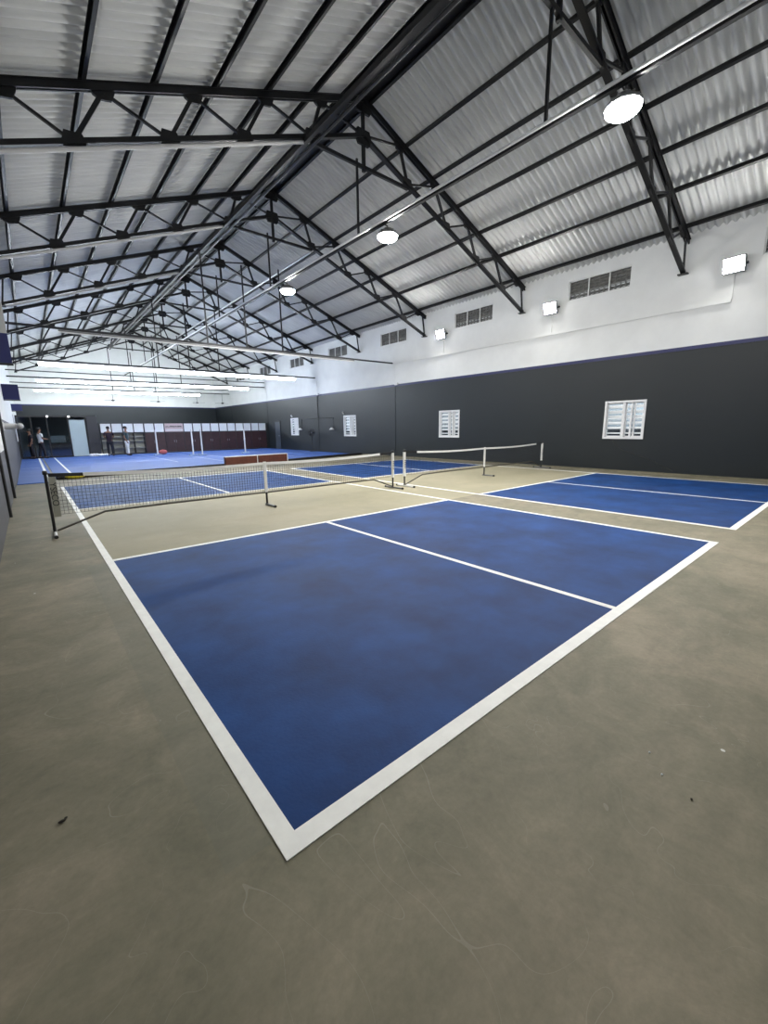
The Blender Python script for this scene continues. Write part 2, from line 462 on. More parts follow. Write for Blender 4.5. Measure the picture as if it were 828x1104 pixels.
# ------------------------------------------------------------------ roof steel
def make_truss():
    t = empty('roof_truss')
    def P(s, d, z): return (s*d, 0, z)
    bots = [6.01, 4.51, 3.06, 1.48]; tops = [6.83, 5.5, 4.02, 2.55, 1.2]
    for s in (-1, 1):
        m = MB()
        for yo in (-.035, .035):
            m.beam((0, yo, zt(0)), (s*7.42, yo, zt(7.42)), .028, .12)
        m.beam((0, 0, zt(0)+.055), (s*7.42, 0, zt(7.42)+.055), .15, .012)
        m.build('top_chord', M_steel, t)
        m = MB()
        for yo in (-.03, .03):
            m.beam((0, yo, zb(0)), (s*7.33, yo, zb(7.33)), .022, .085)
        m.beam((0, 0, zb(0)-.04), (s*7.33, 0, zb(7.33)-.04), .12, .010)
        m.build('bottom_chord', M_steel, t)
        seq = [(7.2, 't'), (7.28, 'b')]
        m = MB(); m.beam(P(s, 7.28, zb(7.28)), P(s, 7.15, zt(7.15)), .05, .045); m.build('brace', M_steel, t)
        for k, bt in enumerate(bots):
            m = MB(); m.beam(P(s, tops[k], zt(tops[k])-.07), P(s, bt, zb(bt)), .045, .045); m.build('brace', M_steel, t)
            m = MB(); m.beam(P(s, bt, zb(bt)), P(s, tops[k+1], zt(tops[k+1])-.07), .055, .065); m.build('brace', M_steel, t)
        m = MB(); m.beam(P(s, 1.2, zt(1.2)-.07), P(s, 0, zb(0)), .045, .045); m.build('brace', M_steel, t)
        for bt in bots:
            z = zb(bt); m = MB()
            m.plate([(s*(bt-.19), z+.09-.05), (s*(bt-.13), z+.15), (s*(bt+.12), z+.15-.02), (s*(bt+.17), z-.05), (s*(bt+.14), z-.11), (s*(bt-.16), z-.02)][::(1 if s > 0 else -1)], 0, .05)
            m.build('gusset_plate', M_steel, t)
        for tp in tops:
            z = zt(tp); m = MB()
            m.plate([(s*(tp-.20), z+.08), (s*(tp+.20), z-.06), (s*(tp+.15), z-.16), (s*(tp+.05), z-.20), (s*(tp-.12), z-.16), (s*(tp-.17), z-.05)][::(1 if s > 0 else -1)], 0, .05)
            m.build('gusset_plate', M_steel, t)
        m = MB(); m.box(min(s*7.2, s*7.36), max(s*7.2, s*7.36), -.12, .12, zb(7.3)-.07, zb(7.3)-.045); m.build('bearing_plate', M_steel, t)
    m = MB(); m.beam((0, 0, zt(0)), (0, 0, 7.70), .07, .07, (0,1,0)); m.build('king_post', M_steel, t)
    m = MB(); m.plate([(-.24, 8.42), (-.18, 8.60), (.18, 8.60), (.24, 8.42), (.16, 8.27), (-.16, 8.27)], 0, .06); m.build('hub_plate', M_steel, t)
    m = MB(); m.plate([(-.30, zt(.3)+.04), (0, zt(0)+.08), (.30, zt(.3)+.04), (.20, zt(.3)-.16), (-.20, zt(.3)-.16)], 0, .06); m.build('apex_plate', M_steel, t)
    m = MB()
    m.beam((-1.48, 0, 7.80), (1.48, 0, 7.80), .07, .075)
    m.build('collar_tie', M_steel, t)
    return t
truss_where = {-1.95: 'overhead behind the near baseline', 3.05: 'over the middle of the near court',
    8.05: 'just past the two nets', 13.05: 'in front of the unlit batten row',
    18.05: 'over the front edge of the mats', 23.05: 'just behind the first lit row', 28.05: 'just before the cabinet row',
    33.05: 'between cabinets and ceiling fans', 38.05: 'closest to the back wall'}
t0 = make_truss()
for k, y in enumerate(truss_where):
    t = t0 if k == 0 else copy_tree(t0)
    t.location = (XC, y, 0)
    tag(t, 'black lattice steel roof truss ' + truss_where[y], 'roof truss', 'roof trusses')

nth = ['topmost', 'second', 'third', 'fourth', 'fifth', 'sixth', 'lowest']
for s, ds, nm in ((-1, [.5, 1.35, 2.45, 3.55, 4.65, 5.75, 6.87], 'left'), (1, [.2, 1.4, 2.45, 3.5, 4.6, 5.7, 6.9], 'right')):
    for i, dd in enumerate(ds):
        m = MB(); z = zt(dd)+.10; x = XC+s*dd
        w = .065 if i else .09
        sl = math.atan(.384)*s
        yc = (YN+YF)/2
        # C section: web and two flanges
        up = Vector((math.sin(sl), 0, math.cos(sl))); rt = Vector((math.cos(sl), 0, -math.sin(sl)))
        c0 = Vector((x, YN+.05, z)); c1 = Vector((x, YF-.05, z))
        m.beam(c0, c1, .012, .10, up)
        for q in (-1, 1):
            off = up*(.044*q) + rt*(s*.028)
            m.beam(c0+off, c1+off, .06, .012, up)
        o = m.build('purlin', M_steel)
        tag(o, 'long black steel purlin, %s one under the %s roof slope' % (nth[i], nm), 'purlin', 'purlins of the %s slope' % nm)
m = MB(); m.beam((XC-.06, YN+.05, zt(0)+.09), (XC-.06, YF-.05, zt(0)+.09), .50, .09)
tag(m.build('ridge_beam', M_steel), 'wide black ridge beam along the very top of the roof', 'beam')

def pipe(name, a, b, r, mt, label, cat='pipe', group=None):
    m = MB(); m.tube([a, b], r, 14)
    o = m.build(name, mt); tag(o, label, cat, group); return o
pipe('conduit_pipe', (6.46, YN+.02, 6.20), (6.46, 41.9, 6.20), .026, M_white_plastic, 'long shiny steel pipe carrying the three hanging high-bay lamps')
for y, lb in ((8.05, 'nearest one'), (13.05, 'second one'), (18.05, 'third one')):
    pipe('truss_conduit', (XC-7.2, y, zb(7.2)-.10), (XC-1.55, y, zb(1.55)-.10), .036, M_pvc, 'pale conduit strapped under the left half of a truss, %s' % lb, 'pipe', 'conduits under the trusses')
m = MB(); m.beam((6.53, YN+.02, 6.175), (6.53, 41.9, 6.175), .07, .05)
tag(m.build('cable_tray', M_steel), 'thin black cable tray right under the shiny lamp pipe', 'cable tray')
pipe('roof_pipe', (5.22, -1.9, 7.66), (5.22, 38.1, 7.66), .036, M_dull, 'thick grey pipe along the left ends of the truss collar ties')
m = MB(); m.beam((5.10, -1.95, 7.74), (5.10, 38.1, 7.74), .09, .10)
tag(m.build('tie_beam', M_steel), 'black longitudinal tie beam beside the thick grey pipe left of centre', 'beam')
pipe('roof_pipe', (8.10, 12.9, 7.66), (8.10, 38.1, 7.66), .036, M_galv, 'grey pipe along the right ends of the truss collar ties')
# drop rods at trusses down to the lamp pipe
for y in (3.05, 8.05, 13.05, 18.05, 23.05, 28.05, 33.05):
    m = MB(); m.beam((6.54, y, 6.2), (6.54, y, 7.92), .045, .045)
    o = m.build('drop_rod', M_steel)
    tag(o, 'black rod from lamp pipe up to truss ' + truss_where[y], 'drop rod', 'rods over the lamp pipe')

# cross pipes, battens and tubes
rows = [(15.3, .63, 11.67, False, 'in front of all the lit rows, nearest'), (22.8, .26, 12.62, True, 'longest and nearest lit row'),
        (30.3, .28, 12.77, True, 'second lit row, over the cabinets'), (37.8, .25, 11.45, True, 'farthest lit row, before the ceiling fans')]
for y, xa, xb, lit, lb in rows:
    z0, z1 = 4.53, 4.66
    zz = lambda x: z0 + (z1-z0)*(x-XL)/(XR-XL)
    m = MB(); m.tube([(XL, y, zz(XL)+.02), (XR-.05, y, zz(XR)+.02)], .038, 12)
    if y > 25: m.tube([(XL, y, zz(XL)+.36), (XR-.05, y, zz(XR)+.36)], .03, 8)
    tag(m.build('cross_pipe', M_steel_grey), 'dark steel cross pipe, %s' % {15.3: 'nearest one, holding the bare unlit batten', 22.8: 'holding the nearest lit tube row', 30.3: 'over the cabinet row', 37.8: 'farthest one, with fans hanging from it'}[y], 'pipe', 'pipes across the hall')
    r = empty('strip_light', ((xa+xb)/2, y, zz((xa+xb)/2)))
    tag(r, ('glowing row of end to end tube lights, %s' % lb) if lit else 'unlit grey batten row under the nearest cross pipe', 'strip light', 'tube light rows' if lit else None)
    n = 10; cx = (xa+xb)/2; cz = zz(cx); L = (xb-xa)/n
    for i in range(n):
        a = xa+i*L+.01; b = xa+(i+1)*L-.01
        pa = Vector((a-cx, 0, zz(a)-cz)); pb = Vector((b-cx, 0, zz(b)-cz))
        dn = Vector((0, 0, 1))
        m = MB(); m.beam(pa-dn*.04, pb-dn*.04, .07, .05); h = m.build('batten', M_alu if lit else M_greypipe, r)
        if lit:
            m = MB(); m.tube([pa-dn*.14+Vector((.02,0,0)), pb-dn*.14-Vector((.02,0,0))], .075, 10); m.build('tube', M_tube, r)
        else:
            m = MB(); m.tube([pa-dn*.085, pb-dn*.085], .02, 8); m.build('tube', M_white_plastic, r)
    names = {15.3: 'nearest cross pipe', 22.8: 'pipe of the first lit row', 30.3: 'pipe over the cabinets', 37.8: 'farthest pipe'}
    for x, nm in ((5.02, 'left'), (6.50, 'middle'), (8.02, 'right')):
        m = MB(); m.beam((x, y, zz(x)+.02), (x, y, 7.72 if x != 6.50 else 7.55), .045, .045)
        tag(m.build('hanger_rod', M_steel), 'long black hanger rod, %s one above the %s' % (nm, names[y]), 'hanger rod', 'hanger rods')

# ceiling fans hanging from the farthest pipe
def make_fan():
    f = empty('ceiling_fan')
    m = MB(); m.tube([(0,0,.06), (0,0,.78)], .014, 8); m.build('downrod', M_steel_grey, f)
    m = MB(); m.lathe([(.001,.07),(.05,.06),(.11,.02),(.12,-.02),(.08,-.06),(.001,-.07)], n=20); m.build('motor', M_steel_grey, f)
    for k in range(3):
        a = R(25+120*k); c, s_ = math.cos(a), math.sin(a)
        m = MB(); v = []
        for z in (-.005, .005):
            for r_, w in ((.12, -.04), (.62, -.07), (.64, .03), (.12, .04)):
                v.append((r_*c - w*s_, r_*s_ + w*c, z + w*.15))
        m.add(v, [(3,2,1,0),(4,5,6,7),(0,1,5,4),(1,2,6,5),(2,3,7,6),(3,0,4,7)]); m.build('blade', M_steel_grey, f)
    return f
f0 = make_fan()
for k, (x, lb) in enumerate(((4.95, 'leftmost'), (8.15, 'second from the left'), (11.2, 'third from the left'), (13.4, 'rightmost, near the far corner'))):
    f = f0 if k == 0 else copy_tree(f0)
    f.location = (x, 37.90, 3.86); f.rotation_euler.z = k*.7
    tag(f, 'dark three-blade ceiling fan against the white back wall, %s' % lb, 'ceiling fan', 'ceiling fans')

# ------------------------------------------------------------------ lamps
def make_highbay():
    e = empty('high_bay_lamp')
    m = MB(); m.lathe([(.001,.13),(.10,.13),(.13,.10),(.14,.04),(.235,.02),(.255,0),(.255,-.03),(.235,-.035)], n=32); m.build('housing', M_alu, e)
    m = MB(); m.lathe([(.235,-.02),(.23,-.07),(.18,-.11),(.10,-.13),(.001,-.136)], n=32); m.build('lens', M_lamp, e)
    m = MB(); m.tube([(0,0,.12), (0,0,.19), (-.21,0,.20)], .014, 8); m.build('bracket', M_steel, e)
    for k in range(12):
        a = 2*math.pi*k/12
        if k == 0: m = MB()
        m.beam((.11*math.cos(a), .11*math.sin(a), .075), (.21*math.cos(a), .21*math.sin(a), .045), .006, .05)
    m.build('cooling_fins', M_alu, e)
    return e
h0 = make_highbay()
for k, (y, lb) in enumerate(((1.95, 'nearest and largest, at upper right'), (7.18, 'middle one above the nets'), (12.26, 'farthest and smallest of the three'))):
    h = h0 if k == 0 else copy_tree(h0)
    h.location = (6.75, y, 6.03)
    tag(h, 'glaring round high-bay lamp hung beside the shiny pipe, %s' % lb, 'lamp', 'high-bay lamps')
def make_flood():
    e = empty('wall_floodlight')
    m = MB(); m.bbox(-.09, .0, -.24, .24, -.19, .19, .02); hb = m.build('housing', M_alu, e); hb.rotation_euler = (0, R(-16), 0); hb.location = (-.12, 0, 0)
    m = MB(); m.box(-.098, -.09, -.21, .21, -.16, .16); ln = m.build('lens', M_flood, e); ln.rotation_euler = (0, R(-16), 0); ln.location = (-.12, 0, 0)
    m = MB(); m.beam((-.12, -.255, 0), (0, -.255, 0), .012, .04); m.beam((-.12, .255, 0), (0, .255, 0), .012, .04); m.beam((-.01, -.26, 0), (-.01, .26, 0), .04, .02, (1,0,0)); m.build('bracket', M_steel, e)
    return e
w0 = make_flood()
for k, (y, lb) in enumerate(((1.91, 'nearest, by the right edge of the photo'), (6.88, 'middle one of three'), (11.94, 'farthest and smallest of three'))):
    h = w0 if k == 0 else copy_tree(w0)
    h.location = (XR, y, 5.5)
    tag(h, 'bright square floodlight on the white right wall, %s' % lb, 'floodlight', 'wall floodlights')

# ------------------------------------------------------------------ courts
def make_court():
    c = empty('pickleball_court')
    z = .003; lz = .005
    for ya, yb in ((0, 4.57), (8.84, 13.41)):
        for xa, xb in ((.05, 3.05), (3.05, 6.05)):
            m = MB(); m.box(xa, xb, ya+.04, yb-.04, .0, z); m.build('blue_panel', M_blue, c)
    def line(x0, x1, y0, y1):
        m = MB(); m.box(x0, x1, y0, y1, .0005, lz); m.build('line', M_line, c)
    line(0, 6.1, 0, .085); line(0, 6.1, 13.35, 13.42)
    line(0, .075, .085, 13.35); line(6.03, 6.1, .085, 13.35)
    line(.075, 6.03, 4.50, 4.57); line(.075, 6.03, 8.84, 8.91)
    line(3.02, 3.08, .085, 4.50); line(3.02, 3.08, 8.91, 13.35)
    return c
c0 = make_court()
tag(c0, 'blue pickleball court with white lines filling the foreground', 'sports court', 'pickleball courts')
c1 = copy_tree(c0); c1.location = (7.07, 0, 0)
tag(c1, 'blue pickleball court with white lines beside the right wall', 'sports court', 'pickleball courts')

# ------------------------------------------------------------------ nets
NY = 6.67; NL = 6.78
def net_z(x):       # top of tape, sagging between post and centre stand
    t = abs(x-NL/2)/(NL/2)
    return .865 + .05*t - .035*math.sin(math.pi*t)
def make_net(first):
    e = empty('pickleball_net')
    for i, x in enumerate((0, NL)):
        m = MB(); m.tube([(x,0,.03), (x,0,.93)], .02, 12); p = m.build('end_post', M_black, e)
        m = MB(); m.lathe([(.001,.955),(.03,.95),(.032,.90),(.024,.895)], c=(x,0,0), n=16); m.build('post_cap', M_black, p)
        m = MB(); m.tube([(x,-.36,.022), (x,.26,.022)], .02, 12); ft = m.build('foot', M_white_plastic if i == 0 else M_greypipe, e)
        for yy in (-.38, .26):
            m = MB(); m.tube([(x,yy,.023), (x,yy+.04,.023)], .024, 12); m.build('end_cap', M_black, ft)
        if first and i == 0:
            m = MB(); m.box(x+.025, x+.11, -.007, .007, .26, .86); sl = m.build('net_sleeve', M_grey_sleeve, e)
            cu = bpy.data.curves.new('lettering', 'FONT'); cu.body = 'YSECO'; cu.size = .115; cu.extrude = .001; cu.align_x = 'CENTER'; cu.align_y = 'CENTER'; cu.space_character = 1.0
            tmp = bpy.data.objects.new('text_outline', cu); COL.objects.link(tmp)
            bpy.context.view_layer.update()
            tm = bpy.data.meshes.new_from_object(tmp.evaluated_get(bpy.context.evaluated_depsgraph_get()))
            bpy.data.objects.remove(tmp)
            to = bpy.data.objects.new('lettering', tm); COL.objects.link(to)
            tm.materials.clear(); tm.materials.append(M_black); to.parent = sl
            to.location = (x+.065, -.0095, .60); to.rotation_euler = (R(90), R(90), 0)
        else:
            m = MB(); m.tube([(x,0,.27), (x,0,.885)], [.036, .036], 14); sl = m.build('net_sleeve', M_net_white, e)
            m = MB()
            for k in range(5):
                m.box(x-.022, x+.02, -.0385, -.035, .66-.045*k, .685-.045*k)
            m.build('lettering', M_greypipe, sl)
    x = NL/2
    m = MB(); m.tube([(x,0,.03), (x,0,.27)], .02, 12); m.build('stand_post', M_steel_grey, e)
    m = MB(); m.box(x-.028, x+.028, -.014, .014, .27, .875); m.build('centre_strap', M_net_white, e)
    m = MB(); m.tube([(x,-.34,.022), (x,.06,.022)], .02, 12); ft = m.build('foot', M_greypipe, e)
    m = MB(); m.tube([(x,-.38,.023), (x,-.34,.023)], .024, 12); m.build('end_cap', M_black, ft)
    m = MB(); m.tube([(.03,0,.05), (.66,0,.26), (1.6,0,.27), (NL/2,0,.265), (NL-1.6,0,.27), (NL-.62,0,.27), (NL-.03,0,.05)], .016, 10)
    m.build('base_bar', mat('taupe_steel', (.07, .062, .05, 1), .5), e)
    # headband: white with black ends
    def tape(x0, x1, mt, n=24, th=.008):
        m = MB()
        for k in range(n):
            a = x0+(x1-x0)*k/n; b = x0+(x1-x0)*(k+1)/n
            v = []
            for xx in (a, b):
                zz_ = net_z(xx)
                v += [(xx,-th,zz_-.05), (xx,th,zz_-.05), (xx,th,zz_), (xx,-th,zz_)]
            m.add(v, [(0,1,5,4),(1,2,6,5),(2,3,7,6),(3,0,4,7)] + ([(3,2,1,0)] if k == 0 else []) + ([(4,5,6,7)] if k == n-1 else []))
        return m.build('headband', mt, e)
    tape(.45, NL-.42, M_net_white); tape(.03, .45, M_black, 6); tape(NL-.42, NL-.03, M_black, 6)
    # knotted netting
    m = MB(); t = .0017; st = .05
    nx = int((NL-.1)/st)
    for k in range(nx+1):
        xx = .05 + (NL-.1)*k/nx
        m.beam((xx,0,.29), (xx,0,net_z(xx)-.045), t*2, t*2)
    for k in range(12):
        f_ = k/11
        for a, b in ((.05, NL/4), (NL/4, NL/2), (NL/2, NL*.75), (NL*.75, NL-.05)):
            za = .29+(net_z(a)-.05-.29)*f_; zb_ = .29+(net_z(b)-.05-.29)*f_
            m.beam((a,0,za), (b,0,zb_), t*2, t*2)
    m.build('netting', M_net, e)
    return e
n1 = make_net(True); n1.location = (-.38, NY, 0)
tag(n1, 'portable net with sagging white headband across the nearer left court', 'net', 'pickleball nets')
n2 = make_net(False); n2.location = (6.80, NY, 0)
tag(n2, 'portable net across the right court, its far post close to the dark wall', 'net', 'pickleball nets')

# ------------------------------------------------------------------ blue mats at the far end
mt_ = empty('blue_sports_mat', (7, 23, 0)); tag(mt_, 'large light blue sports mat floor covering the far half of the hall', 'sports mat')
def poly(pts, z0, z1, name, m_, parent, off=(7, 23)):
    m = MB(); n = len(pts)
    v = [(x-off[0], y-off[1], z0) for x, y in pts] + [(x-off[0], y-off[1], z1) for x, y in pts]
    m.add(v, [tuple(range(n-1, -1, -1)), tuple(range(n, 2*n))] + [(i, (i+1) % n, n+(i+1) % n, n+i) for i in range(n)])
    return m.build(name, m_, parent)
FR = [(0.02, 15.95), (4.0, 16.38), (8.6, 16.95), (14.05, 18.2)]
poly(FR + [(14.05, 30.2), (.02, 30.2)], .0, .022, 'mat_surface', M_mat, mt_)
# thick black rolled edge, a little raised
m = MB(); m.tube([(x, y-.08, .06) for x, y in FR], [.07, .05, .05, .06], 8); tag(m.build('rubber_strip', M_rubber), 'long black rubber strip along the front edge of the blue mats', 'edge strip')
poly([(-.93, 14.95), (-.05, 15.05), (-.05, 30.2), (-.93, 30.2)], 0, .02, 'side_strip', M_mat, mt_)
def mline(x0, x1, y0, y1, mm=M_line_old):
    m = MB(); m.box(x0-7, x1-7, y0-23, y1-23, .0215, .0245); return m.build('line', mm, mt_)
mline(-.22, -.14, 15.1, 30.2, M_line); mline(.48, .55, 16.1, 30.2, M_line)
mline(4.82, 4.86, 20.5, 30.2); mline(.55, 6.6, 22.6, 22.64); mline(.55, 6.6, 26.6, 26.64); mline(6.58, 6.62, 17, 30.2)
mline(7.56, 7.6, 17.2, 30.2); mline(7.6, 13.7, 22.6, 22.64); mline(7.6, 13.7, 26.6, 26.64); mline(10.6, 10.64, 18, 22.6)
m = MB(); m.box(-.86-7, -.30-7, 21.8-23, 21.85-23, .0195, .0215); m.box(-.86-7, -.30-7, 27-23, 27.04-23, .0195, .0215); m.build('line', M_line_old, mt_)

# badminton posts on the mats
def make_post():
    p = empty('badminton_post')
    m = MB(); m.tube([(0,0,.06), (0,0,1.5)], [.042, .036], 12); m.build('upright', M_white_plastic, p)
    m = MB(); m.bbox(-.22, .22, -.14, .14, 0, .07, .02); m.build('weighted_base', mat('pale_blue_base', (.25, .33, .5, 1), .5), p)
    m = MB(); m.tube([(0,0,1.48), (0,0,1.53)], .05, 10); m.build('top_cap', M_white_plastic, p)
    return p
p0 = make_post()
for k, (x, y, lb) in enumerate(((6.9, 25.2, 'left post of the close pair in the middle'), (7.3, 24.8, 'right post of the close pair in the middle'),
                               (10.0, 25.0, 'single post on the right side behind the wooden boards'), (5.45, 27.4, 'post next to a red bag by the cabinets'))):
    p = p0 if k == 0 else copy_tree(p0)
    p.location = (x, y, .02)
    tag(p, 'white badminton post on blue mat, %s' % lb, 'post', 'badminton posts')

# low wooden boards at the mat edge
def make_board():
    b = empty('barrier_board')
    m = MB(); m.bbox(-.71, .71, -.09, .09, .0, .385, .01); m.build('board', M_wood, b)
    m = MB(); m.box(-.72, .72, -.10, .10, .385, .41); m.build('top_edge', M_edge, b)
    m = MB(); m.box(.705, .735, -.10, .10, .0, .39); m.build('end_edge', M_edge, b)
    return b
b0 = make_board(); b0.location = (6.30, 16.34, .0); b0.rotation_euler.z = R(4.5)
tag(b0, 'low reddish brown wooden bench box at the mat edge, left one of two', 'bench', 'wooden boxes at the mat edge')
b1 = copy_tree(b0); b1.location = (7.80, 16.46, .0); b1.rotation_euler.z = R(4.5)
tag(b1, 'low reddish brown wooden bench box at the mat edge, right one of two', 'bench', 'wooden boxes at the mat edge')

# yellow pouch lying at the mat edge
e = empty('sports_pouch', (.50, 15.72, 0)); tag(e, 'small yellow and black pouch lying at the left end of the mat edge', 'bag')
m = MB(); m.ell((0, 0, .075), .27, .10, .075); m.build('body', M_yellow, e)
m = MB(); m.tube([(-.27, 0, .06), (-.36, .02, .10), (-.45, 0, .04)], .03, 8); m.build('strap', M_black, e)

# ------------------------------------------------------------------ cabinets
CY = 30.3; CW = 1.217; CX0 = 2.98
def cab_base(kind, nm):
    c = empty(nm)
    m = MB(); w = CW-.01; D = .45; H = 2.0; t = .02
    m.box(0, t, 0, D, 0, H); m.box(w-t, w, 0, D, 0, H); m.box(0, w, D-t, D, 0, H); m.box(0, w, 0, D, H-t, H); m.box(0, w, 0, D, 1.37, 1.40); m.box(0, w, .02, D, 0, .08)
    if kind == 'open': m.box(w/2-.012, w/2+.012, 0, D, .08, 1.37)
    m.build('carcass', M_cab_body, c)
    if kind == 'banner':
        m = MB(); m.box(.02, w-.02, -.02, -.005, 1.42, 1.97); bn = m.build('banner', M_pink, c)
        m = MB(); random.seed(3); x = .08
        while x < w-.12:
            h_ = random.uniform(.05, .11); wd = random.uniform(.025, .06)
            m.box(x, x+wd, -.024, -.019, 1.72, 1.72+h_); x += wd+.018
        m.build('lettering', M_ink, bn)
        m = MB(); m.box(.05, w-.06, -.024, -.019, 1.50, 1.56); m.build('stripe', M_cab_white, bn)
    else:
        for k in range(2):
            a = k*w/2+.035; b = (k+1)*w/2-.035
            m = MB(); m.box(a, b, -.015, .01, 1.42, 1.965); m.build('upper_panel', M_cab_white, c)
    if kind == 'open':
        for z in (.42, .85, 1.12):
            m = MB(); m.box(t, w-t, .01, D-t, z, z+.03); m.build('shelf', M_beige, c)
        m = MB(); m.box(t, w-t, D-t-.03, D-t-.01, .1, 1.36); m.build('back_panel', M_beige, c)
    else:
        for k in range(2):
            a = k*w/2+.012; b = (k+1)*w/2-.012
            m = MB(); m.box(a, b, -.018, 0, .09, 1.36); dr = m.build('door', M_maroon, c)
            hx = b-.05 if k == 0 else a+.05
            m = MB(); m.tube([(hx, -.018, .72), (hx, -.05, .72), (hx, -.05, .86), (hx, -.018, .86)], .008, 6); m.build('handle', M_galv, dr)
    return c
proto = {}
pos_txt = ['open shelf unit next to the glass cabin', 'open shelf unit behind the standing people', 'closed unit just left of the pinkish banner',
    'unit with the pinkish banner in place of white panels', 'closed unit just right of the banner', 'closed unit behind the close pair of posts', 'closed unit at the middle of the right part',
    'closed unit behind the single white post', 'closed unit at the far right end']
for k in range(9):
    kind = 'open' if k < 2 else ('banner' if k == 3 else 'closed')
    nm = {'open': 'shelf_unit', 'banner': 'locker_cabinet', 'closed': 'locker_cabinet'}[kind]
    if kind in proto: c = copy_tree(proto[kind])
    else: c = proto[kind] = cab_base(kind, nm)
    c.location = (CX0+k*CW, CY, 0)
    tag(c, 'cabinet in the far row, ' + pos_txt[k], 'cabinet', 'cabinet row')

# glass cabin at the far left
g = empty('glass_cabin', (.9, 30.3, 0)); tag(g, 'dark glass fronted cabin in the far left corner', 'cabin')
ox, oy = .9, 30.3
def gb(mb, x0, x1, y0, y1, z0, z1, mi=0): mb.box(x0-ox, x1-ox, y0-oy, y1-oy, z0, z1, mi)
m = MB(); gb(m, -.92, 2.85, 30.26, 30.36, 2.36, 2.46); gb(m, -.92, 2.85, 30.26, 30.34, .02, .10)
for x in (-.92, -.30, .42, 1.40, 2.26): gb(m, x, x+.06, 30.27, 30.33, .05, 2.4)
m.build('frame', M_black, g)
for a, b in ((-.86, -.30), (-.24, .42), (.48, 1.40)):
    m = MB(); gb(m, a, b, 30.295, 30.305, .10, 2.36); m.build('glass_pane', M_pane, g)
m = MB(); gb(m, 1.48, 2.24, 30.2, 30.24, .05, 2.2); dd = m.build('door', M_pale_door, g)
m = MB(); m.tube([(1.56-ox, 30.2-oy, 1.0), (1.56-ox, 30.14-oy, 1.0), (1.56-ox, 30.14-oy, 1.25), (1.56-ox, 30.2-oy, 1.25)], .01, 6); m.build('handle', M_galv, dd)
m = MB(); gb(m, -.92, 2.90, 33.4, 33.5, 0, 2.4); gb(m, 2.82, 2.90, 30.4, 33.4, 0, 2.4); gb(m, -.92, 2.90, 30.36, 33.5, 2.40, 2.46); m.build('cabin_wall', mat('slate_panel', (.15, .19, .21, 1), .6), g)
m = MB(); gb(m, 2.34, 2.90, 30.22, 30.42, .02, 2.42); m.build('side_panel', M_cab_body, g)
for x, lb in ((.50, 'small lit white spotlight on the cabin header, left one'), (1.50, 'small lit white spotlight on the cabin header, right one')):
    e = empty('spot_light', (x, 30.2, 2.40)); tag(e, lb, 'spotlight', 'spotlights on the cabin')
    m = MB(); m.tube([(0,.06,0), (0,-.04,-.01)], .045, 12); m.build('housing', M_white_plastic, e)
    m = MB(); m.ell((0,-.05,-.01), .04, .02, .04); m.build('lens', M_spot, e)
# desk and board inside the cabin
e = empty('desk', (.95, 31.0, 0)); tag(e, 'dark brown desk inside the glass cabin', 'desk')
m = MB(); m.box(-.55, .55, -.3, .3, .78, .82); m.build('desktop', M_maroon, e)
m = MB(); m.box(-.53, .53, -.27, -.24, .02, .78); m.build('front_panel', M_maroon, e)
for s in (-1, 1):
    m = MB(); m.box(.51*s-.02, .51*s+.02, -.27, .28, 0, .78); m.build('side_panel', M_maroon, e)
e = empty('monitor', (.88, 30.95, .82)); tag(e, 'pale white rectangular screen on the cabin desk', 'screen')
m = MB(); m.bbox(-.36, .36, -.02, .02, .06, .46, .008); m.build('screen', M_cab_white, e)
m = MB(); m.box(-.03, .03, -.01, .03, .0, .12); m.box(-.14, .14, -.08, .10, 0, .012); m.build('stand', M_black, e)

# ------------------------------------------------------------------ wall fittings
e = empty('pedestal_fan', (13.75, 23.0, .022)); tag(e, 'black pedestal fan standing on the mat beside the right wall', 'fan')
m = MB(); m.lathe([(.001,.04),(.06,.045),(.20,.02),(.22,0),(.001,0)], n=24); m.build('base', M_black, e)
m = MB(); m.tube([(0,0,.03), (0,0,1.15)], .02, 10); m.build('pole', M_black, e)
m = MB(); m.lathe([(.001,-.12),(.06,-.11),(.07,0),(.03,.06),(.001,.07)], c=(0,0,1.22), n=16, axis='y'); m.build('motor', M_white_plastic, e)
m = MB()
for k in range(7):
    r_ = .04+.03*k
    m.tube([(r_*math.cos(a), -.19, 1.22+r_*math.sin(a)) for a in [2*math.pi*i/24 for i in range(25)]], .003, 5, cap=False)
m.tube([(.23*math.cos(a), -.15, 1.22+.23*math.sin(a)) for a in [2*math.pi*i/24 for i in range(25)]], .008, 6, cap=False)
for i in range(24):
    a = 2*math.pi*i/24; m.tube([(.04*math.cos(a), -.19, 1.22+.04*math.sin(a)), (.22*math.cos(a), -.19, 1.22+.22*math.sin(a)), (.23*math.cos(a), -.15, 1.22+.23*math.sin(a)), (.12*math.cos(a), -.08, 1.22+.12*math.sin(a))], .003, 4)
m.build('guard', M_black, e)
for k in range(3):
    a = 2*math.pi*k/3; m = MB()
    c, s_ = math.cos(a), math.sin(a)
    v = []
    for y in (-.155, -.148):
        for r_, w in ((.04, -.02), (.13, -.07), (.20, -.03), (.19, .05), (.05, .03)):
            v.append((r_*c - w*s_, y + w*.25, 1.22 + r_*s_ + w*c))
    m.add(v, [(4,3,2,1,0), (5,6,7,8,9)] + [(i, (i+1) % 5, 5+(i+1) % 5, 5+i) for i in range(5)]); m.build('blade', M_black, e)
e.rotation_euler.z = R(-40)

